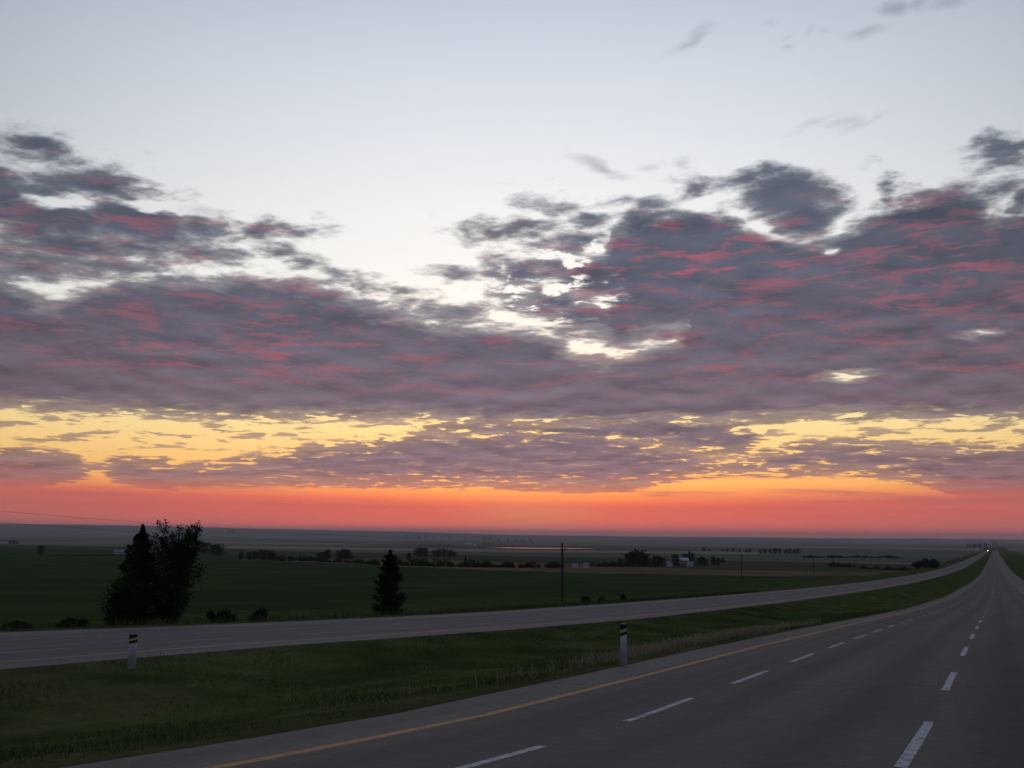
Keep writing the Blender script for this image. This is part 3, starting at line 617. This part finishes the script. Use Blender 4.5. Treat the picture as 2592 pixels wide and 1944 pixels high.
# ---------------------------------------------------------------- buildings
WALL = mat('white_siding', (.46, .47, .50), .8, .08, 1); ROOF = mat('grey_roof', (.24, .25, .28), .7, .12, 1); GLASS = mat('dark_glass', (.03, .03, .035), .2, .1, 1, .5)
TANW = mat('tan_siding', (.33, .30, .26), .85, .1, 1)
def house(x, y, wpx, hpx, rz, lab, wallm=WALL, roofm=ROOF, cat='house', name='farmhouse', lights=False):
    L, Y, z, mp = at(x, y); w = wpx*mp; h = hpx*mp; d = w*.6; eh = h*.58
    root = empty(name, (-L, Y, z-.1), YAW+rz); tag(root, lab, cat)
    m = MB(); m.box(-w/2, w/2, -d/2, d/2, 0, eh); m.add([(-w/2, -d/2, eh), (-w/2, d/2, eh), (-w/2, 0, h*.97), (w/2, -d/2, eh), (w/2, d/2, eh), (w/2, 0, h*.97)], [(0, 1, 2), (3, 5, 4)])
    m.build('wall', wallm, root)
    r = MB(); o = w*.04
    for s in (-1, 1):
        e0 = (s*(d/2+o), eh-o*.9); t = .18
        r.add([(-w/2-o, e0[0], e0[1]), (w/2+o, e0[0], e0[1]), (w/2+o, 0, h), (-w/2-o, 0, h), (-w/2-o, e0[0], e0[1]+t), (w/2+o, e0[0], e0[1]+t), (w/2+o, 0, h+t), (-w/2-o, 0, h+t)],
              [(0, 1, 2, 3), (7, 6, 5, 4), (0, 4, 5, 1), (0, 3, 7, 4), (1, 5, 6, 2)])
    r.build('roof', roofm, root)
    for k in range(3 if w > 9 else 2):
        n_ = 3 if w > 9 else 2; cx = (k-(n_-1)/2)*w/n_*.8
        q_ = MB(); q_.box(cx-w*.05, cx+w*.05, -d/2-.06, -d/2+.02, eh*.4, eh*.78); q_.build('window', GLASS, root)
    q_ = MB(); q_.box(w*.05, w*.05+w*.08, -d/2-.07, -d/2+.02, 0, eh*.72); q_.build('door', ROOF, root)
    return root
house(305, 1402, 28, 10, .1, 'long low white shed left of the tall tree pair', cat='shed', name='farm_shed')
house(402, 1398, 12, 8, -.2, 'small white shed seen between the tall tree pair', cat='shed', name='farm_shed')
house(12, 1378, 17, 6, .2, 'small white building at the far left edge of the plain', cat='house')
house(1456, 1437, 13, 11, .5, 'left one of two small white houses right of the nearest utility pole')
house(1483, 1437, 13, 12, -.3, 'right one of two small white houses right of the nearest utility pole')
house(1694, 1434, 14, 13, .3, 'small white farm building at the left end of the farm')
house(1724, 1424, 34, 12, .05, 'long pale farmhouse in the middle of the farm', TANW, WALL)
house(1747, 1434, 15, 12, -.4, 'small white farm building at the right end of the farm')
house(1792, 1428, 12, 8, .2, 'tiny grey outbuilding between the trees right of the farm', TANW, cat='shed', name='farm_shed')
house(1186, 1381, 14, 6, .2, 'tiny pale farmhouse far off left of the red pond', TANW, WALL)
house(1203, 1382, 7, 5, -.2, 'tiny pale outbuilding beside the far farmhouse left of the red pond', WALL, WALL, cat='shed', name='farm_shed')

# pond
def pond():
    a0, a1 = at(1190, 1389), at(1545, 1390)
    V = []; n = 48; ca = ((a0[0]+a1[0])/2, (a0[1]+a1[1])/2)
    L0, Y0, _, _ = at(1370, 1389); z = float(terrain(L0, Y0))
    return L0, Y0, z
PM = bpy.data.materials.new('pond_water'); PM.use_nodes = True; pb = PM.node_tree.nodes['Principled BSDF']
pb.inputs['Base Color'].default_value = (.01, .012, .014, 1); pb.inputs['Roughness'].default_value = 0.0; pb.inputs['IOR'].default_value = 1.33
q = G(PM.node_tree); bp = q.n('ShaderNodeBump'); bp.inputs['Strength'].default_value = .004; bp.inputs['Distance'].default_value = .005; q.put(bp, 'Height', q.noise(q.n('ShaderNodeNewGeometry').outputs['Position'], 2.0, 3)); q.put(pb, 'Normal', bp.outputs[0])
L0, Y0, z0, mp0 = at(1365, 1388)
ex = np.array([-math.cos(YAW), -math.sin(YAW)]); 
V = []; nn = 60
for k in range(nn):
    th = 2*math.pi*k/nn; rr = 1+.12*math.sin(3*th+1)+.08*math.sin(7*th)
    u_ = 120*mp0*math.cos(th)*rr; w_ = 85*math.sin(th)*rr
    V.append((-L0+u_*math.cos(YAW)-w_*math.sin(YAW), Y0+u_*math.sin(YAW)+w_*math.cos(YAW)))
zmax = max(float(terrain(-x, y)) for x, y in V)
pond_o = mesh('pond', [(x, y, zmax+.05) for x, y in V]+[(x*1.0, y*1.0, zmax-12) for x, y in V], [tuple(range(nn))]+[(k, k+nn, (k+1) % nn+nn, (k+1) % nn) for k in range(nn)], PM)
pond_o.name = 'water'; tag(pond_o, kind='structure')

# ---------------------------------------------------------------- utility poles and wires
WOOD = mat('weathered_wood', (.055, .045, .038), .9, .3, 3, .1); CERA = mat('insulator', (.12, .10, .09), .4, .1, 3); WIRE = mat('wire', (.03, .03, .03), .6, .1, 3)
def pole(L, Y, h, lab):
    z = float(terrain(L, Y)); root = empty('utility_pole', (-L, Y, z-.2)); tag(root, lab, 'utility pole', 'wooden poles of the line beside the road')
    m = MB(); m.tube([(0, 0, -.5), (0, 0, h*.5), (0, 0, h)], [.17, .14, .11], 10); m.build('shaft', WOOD, root)
    m = MB(); m.box(-.1, .55, -.22, -.10, h-.75, h-.63); m.build('crossarm', WOOD, root)
    for x, zz_ in ((.48, h-.63), (0, h)):
        m = MB(); m.tube([(x, -.15 if x else 0, zz_), (x, -.15 if x else 0, zz_+.1), (x, -.15 if x else 0, zz_+.16)], [.05, .065, .03], 8); m.build('insulator', CERA, root)
    return root, (-L, Y, z+h-.1)
tops = []
def pp(x, yb, yt):
    L, Y, z, mp = at(x, yb); return L, Y, (yb-yt)*mp
p1 = pp(1423, 1524, 1374); 
r_, t_ = pole(p1[0]+2, -18, p1[2], 'wooden pole out of view at the left'); tops.append(t_)
r_['label'] = 'nearest pole of the line, beyond the left edge'
for (x, yb, yt), lab in [((1423, 1524, 1374), 'tallest wooden utility pole, near the center, beside the red pond'), ((1878, 1468, 1401), 'second nearest wooden utility pole, right of the farm'),
                         ((2060, 1452, 1406), 'third wooden utility pole, above the middle of the far road'), ((2161, 1441, 1411), 'fourth wooden utility pole, small and faint'), ((2225, 1437, 1414), 'smallest utility pole, just left of the bush block')]:
    L, Y, h = pp(x, yb, yt); r_, t_ = pole(L, Y, h, lab); tops.append(t_)
hh = p1[2]
for i in range(len(tops)-1):
    a_, b_ = Vector(tops[i]), Vector(tops[i+1])
    for off, dzz in ((.48, -.38), (0, .25)):
        n_ = 16; sag = (b_-a_).length*.012
        pts = [a_.lerp(b_, k/n_)+Vector((off, 0, dzz-sag*4*(k/n_)*(1-k/n_))) for k in range(n_+1)]
        m = MB(); m.tube(pts, .006, 5); o = m.build('power_line', WIRE); 
        tag(o, ['wire span running from beyond the left edge to the tallest pole', 'wire span from the tallest pole to the second pole', 'wire span from the second pole to the third pole', 'wire span from the third pole to the fourth pole', 'wire span from the fourth pole to the smallest pole'][i], 'power line', 'parallel wires of span %s' % ['one', 'two', 'three', 'four', 'five'][i])

# ---------------------------------------------------------------- roadside marker posts
PW = mat('white_plastic', (.36, .365, .35), .7, .30, 5); PB = mat('black_band', (.012, .012, .014), .5, .2, 8); PR = mat('yellow_reflector', (.42, .36, .16), .3, .1, 8, .6)
def post(x, yb, yt, wpx, lab):
    L, Y, z, mp = at(x, yb); h = (yb-yt)*mp; r = wpx*mp/2
    root = empty('marker_post', (-L, Y, z-.02), .35); tag(root, lab, 'marker post', 'white roadside marker posts')
    m = MB(); m.tube([(0, 0, -.2), (0, 0, h*.5), (0, 0, h*.74)], [r, r, r*.98], 20); m.build('post_body', PW, root, True)
    m = MB(); n = 24                             # slanted bands round the top
    def bandm(z0, z1, slant, rr, name, mt, top=False):
        v = []; f = []
        for k in range(n):
            th = 2*math.pi*k/n; s = slant*math.cos(th)
            v += [(rr*math.cos(th), rr*math.sin(th), z0+s), (rr*math.cos(th), rr*math.sin(th), z1+(0 if top else s))]
        for k in range(n): j = (k+1) % n; f.append((2*k, 2*j, 2*j+1, 2*k+1))
        if top:
            f.append(tuple(2*k+1 for k in range(n)))
        mesh(name, v, f, mt, root)
    bandm(h*.735, h*.80, h*.03, r*1.03, 'black_band', PB); bandm(h*.80, h*.87, h*.03, r*1.05, 'reflector', PR); bandm(h*.87, h*.985, h*.03, r*1.03, 'cap', PB, True)
    return root
post(1579, 1688, 1578, 17, 'white post with black and yellow top standing at the near road edge')
post(333, 1692, 1604, 20, 'pale marker post at the left, in front of the far road')

# ---------------------------------------------------------------- distant oncoming vehicle with lit headlamps
VB = mat('dark_truck_paint', (.05, .05, .06), .4, .1, 2, .5); TY = mat('tyre_rubber', (.02, .02, .02), .9, .1, 4); LAMP = mat('lit_headlamp', (.9, .8, .6), .5, 0, 1, .3, 0, ((1, .55, .22), 45))
Lc, Yc = 23.3, 4000.0; zc = float(zf(Yc)); tr = empty('truck', (-Lc, Yc, zc)); tag(tr, 'oncoming truck with lit headlamps far down the other road', 'truck')
m = MB(); m.box(-1.2, 1.2, 2.6, 11, 1.0, 3.9); m.build('cargo_box', mat('trailer_paint', (.4, .4, .42), .6), tr)
m = MB(); m.box(-1.15, 1.15, 0, 2.4, .6, 2.9); m.add([(-1.1, -1.0, .6), (1.1, -1.0, .6), (1.1, 0, .6), (-1.1, 0, .6), (-1.1, -1.0, 1.5), (1.1, -1.0, 1.5), (1.1, 0, 1.75), (-1.1, 0, 1.75)], [(3, 2, 1, 0), (4, 5, 6, 7), (0, 1, 5, 4), (1, 2, 6, 5), (3, 0, 4, 7)]); m.build('cab', VB, tr)
m = MB(); m.box(-1.0, 1.0, -.03, .02, 1.85, 2.7); m.build('windscreen', GLASS, tr)
for sx in (-.8, .8):
    m = MB(); m.tube([(sx, -1.0, 1.0), (sx, -1.06, 1.0)], [.42, .40], 12); m.build('headlight', LAMP, tr)
for y_ in (0, 3.6, 9.6):
    for sx in (-1, 1):
        m = MB(); m.tube([(sx*1.0-.14, y_, .5), (sx*1.0+.14, y_, .5)], .5, 14); m.build('wheel', TY, tr)

# ---------------------------------------------------------------- grass on the median and verges
GR = mat('grass_blades', (.075, .10, .03), .9, .4, .6, .1); DRYG = mat('dry_grass', (.33, .27, .165), .9, .3, .8, .1)
STRAW = mat('straw_stalks', (.12, .11, .06), .9, .3, .8, .1)
def blades(Ls, Ys, hs, wid, rng, clump=1):
    n = len(Ls); z = terrain(Ls, Ys); th = rng.uniform(0, 6.28, n); ln = rng.normal(size=(n, 2))*.35*hs[:, None]
    bx, by = np.cos(th)*wid, np.sin(th)*wid
    b = np.stack([-Ls, Ys, z-.02], 1); o = np.stack([bx, by, np.zeros(n)], 1)
    t = b+np.stack([ln[:, 0], ln[:, 1], hs], 1); mid_ = b+np.stack([ln[:, 0]*.3, ln[:, 1]*.3, hs*.55], 1)
    v = np.stack([b-o, b+o, mid_+o*.7, t, mid_-o*.7], 1).reshape(-1, 3); f = np.arange(5*n).reshape(n, 5); return v, f
n = 70000
Ly = RNG.uniform(LN1+.25, LF0-.3, n); Yy = 4+np.abs(RNG.power(.6, n))*95
hs = RNG.uniform(.04, .13, n)*(.7+.5*vnoise(Ly, Yy, .9, 4)).clip(.4, 1.6)
wd = (.004+.00022*Yy)
v, f = blades(Ly, Yy, hs, wd, RNG); tag(mesh('grass', v, f, GR), kind='stuff')
n = 9000
Ly = LF1+.3+np.abs(RNG.normal(size=n))*2.5; Yy = RNG.uniform(10, 160, n); v, f = blades(Ly, Yy, RNG.uniform(.15, .45, n), .004+.0002*Yy, RNG); tag(mesh('grass', v, f, GR), kind='stuff')
n = 3500; Ly = RNG.uniform(LN1+.5, LF0-.3, n); Yy = 5+RNG.power(.7, n)*90; keep = vnoise(Ly, Yy, .35, 21) > RNG.uniform(-.6, 1.2, n)
v, f = blades(Ly[keep], Yy[keep], RNG.uniform(.12, .30, keep.sum()), .003+.00016*Yy[keep], RNG); tag(mesh('dry_grass', v, f, STRAW), kind='stuff')
n = 20000; Yy = RNG.uniform(14, 75, n); cl = vnoise(Yy, Yy*0, .35, 9); keep = (cl > RNG.uniform(-1.2, .7, n)) & (np.abs(Yy-40) < 13+RNG.normal(size=n)*4); Yy = Yy[keep]; Ly = LN1+.7+np.abs(RNG.normal(size=len(Yy)))*.6
v, f = blades(Ly, Yy, RNG.uniform(.12, .38, len(Yy)), .003+.00018*Yy, RNG); tag(mesh('dry_grass', v, f, DRYG), kind='stuff')

# ---------------------------------------------------------------- haze
m = MB(); m.box(-52000, 52000, -52000, 52000, -90, 235); hb = m.build('haze', None)
hm = bpy.data.materials.new('haze'); hm.use_nodes = True; ht = hm.node_tree; ht.nodes.clear()
pv = ht.nodes.new('ShaderNodeVolumePrincipled'); pv.inputs['Color'].default_value = (.92, .88, .90, 1); pv.inputs['Density'].default_value = 4.4e-5
oo = ht.nodes.new('ShaderNodeOutputMaterial'); ht.links.new(pv.outputs[0], oo.inputs['Volume']); hb.data.materials.append(hm); tag(hb, kind='stuff')
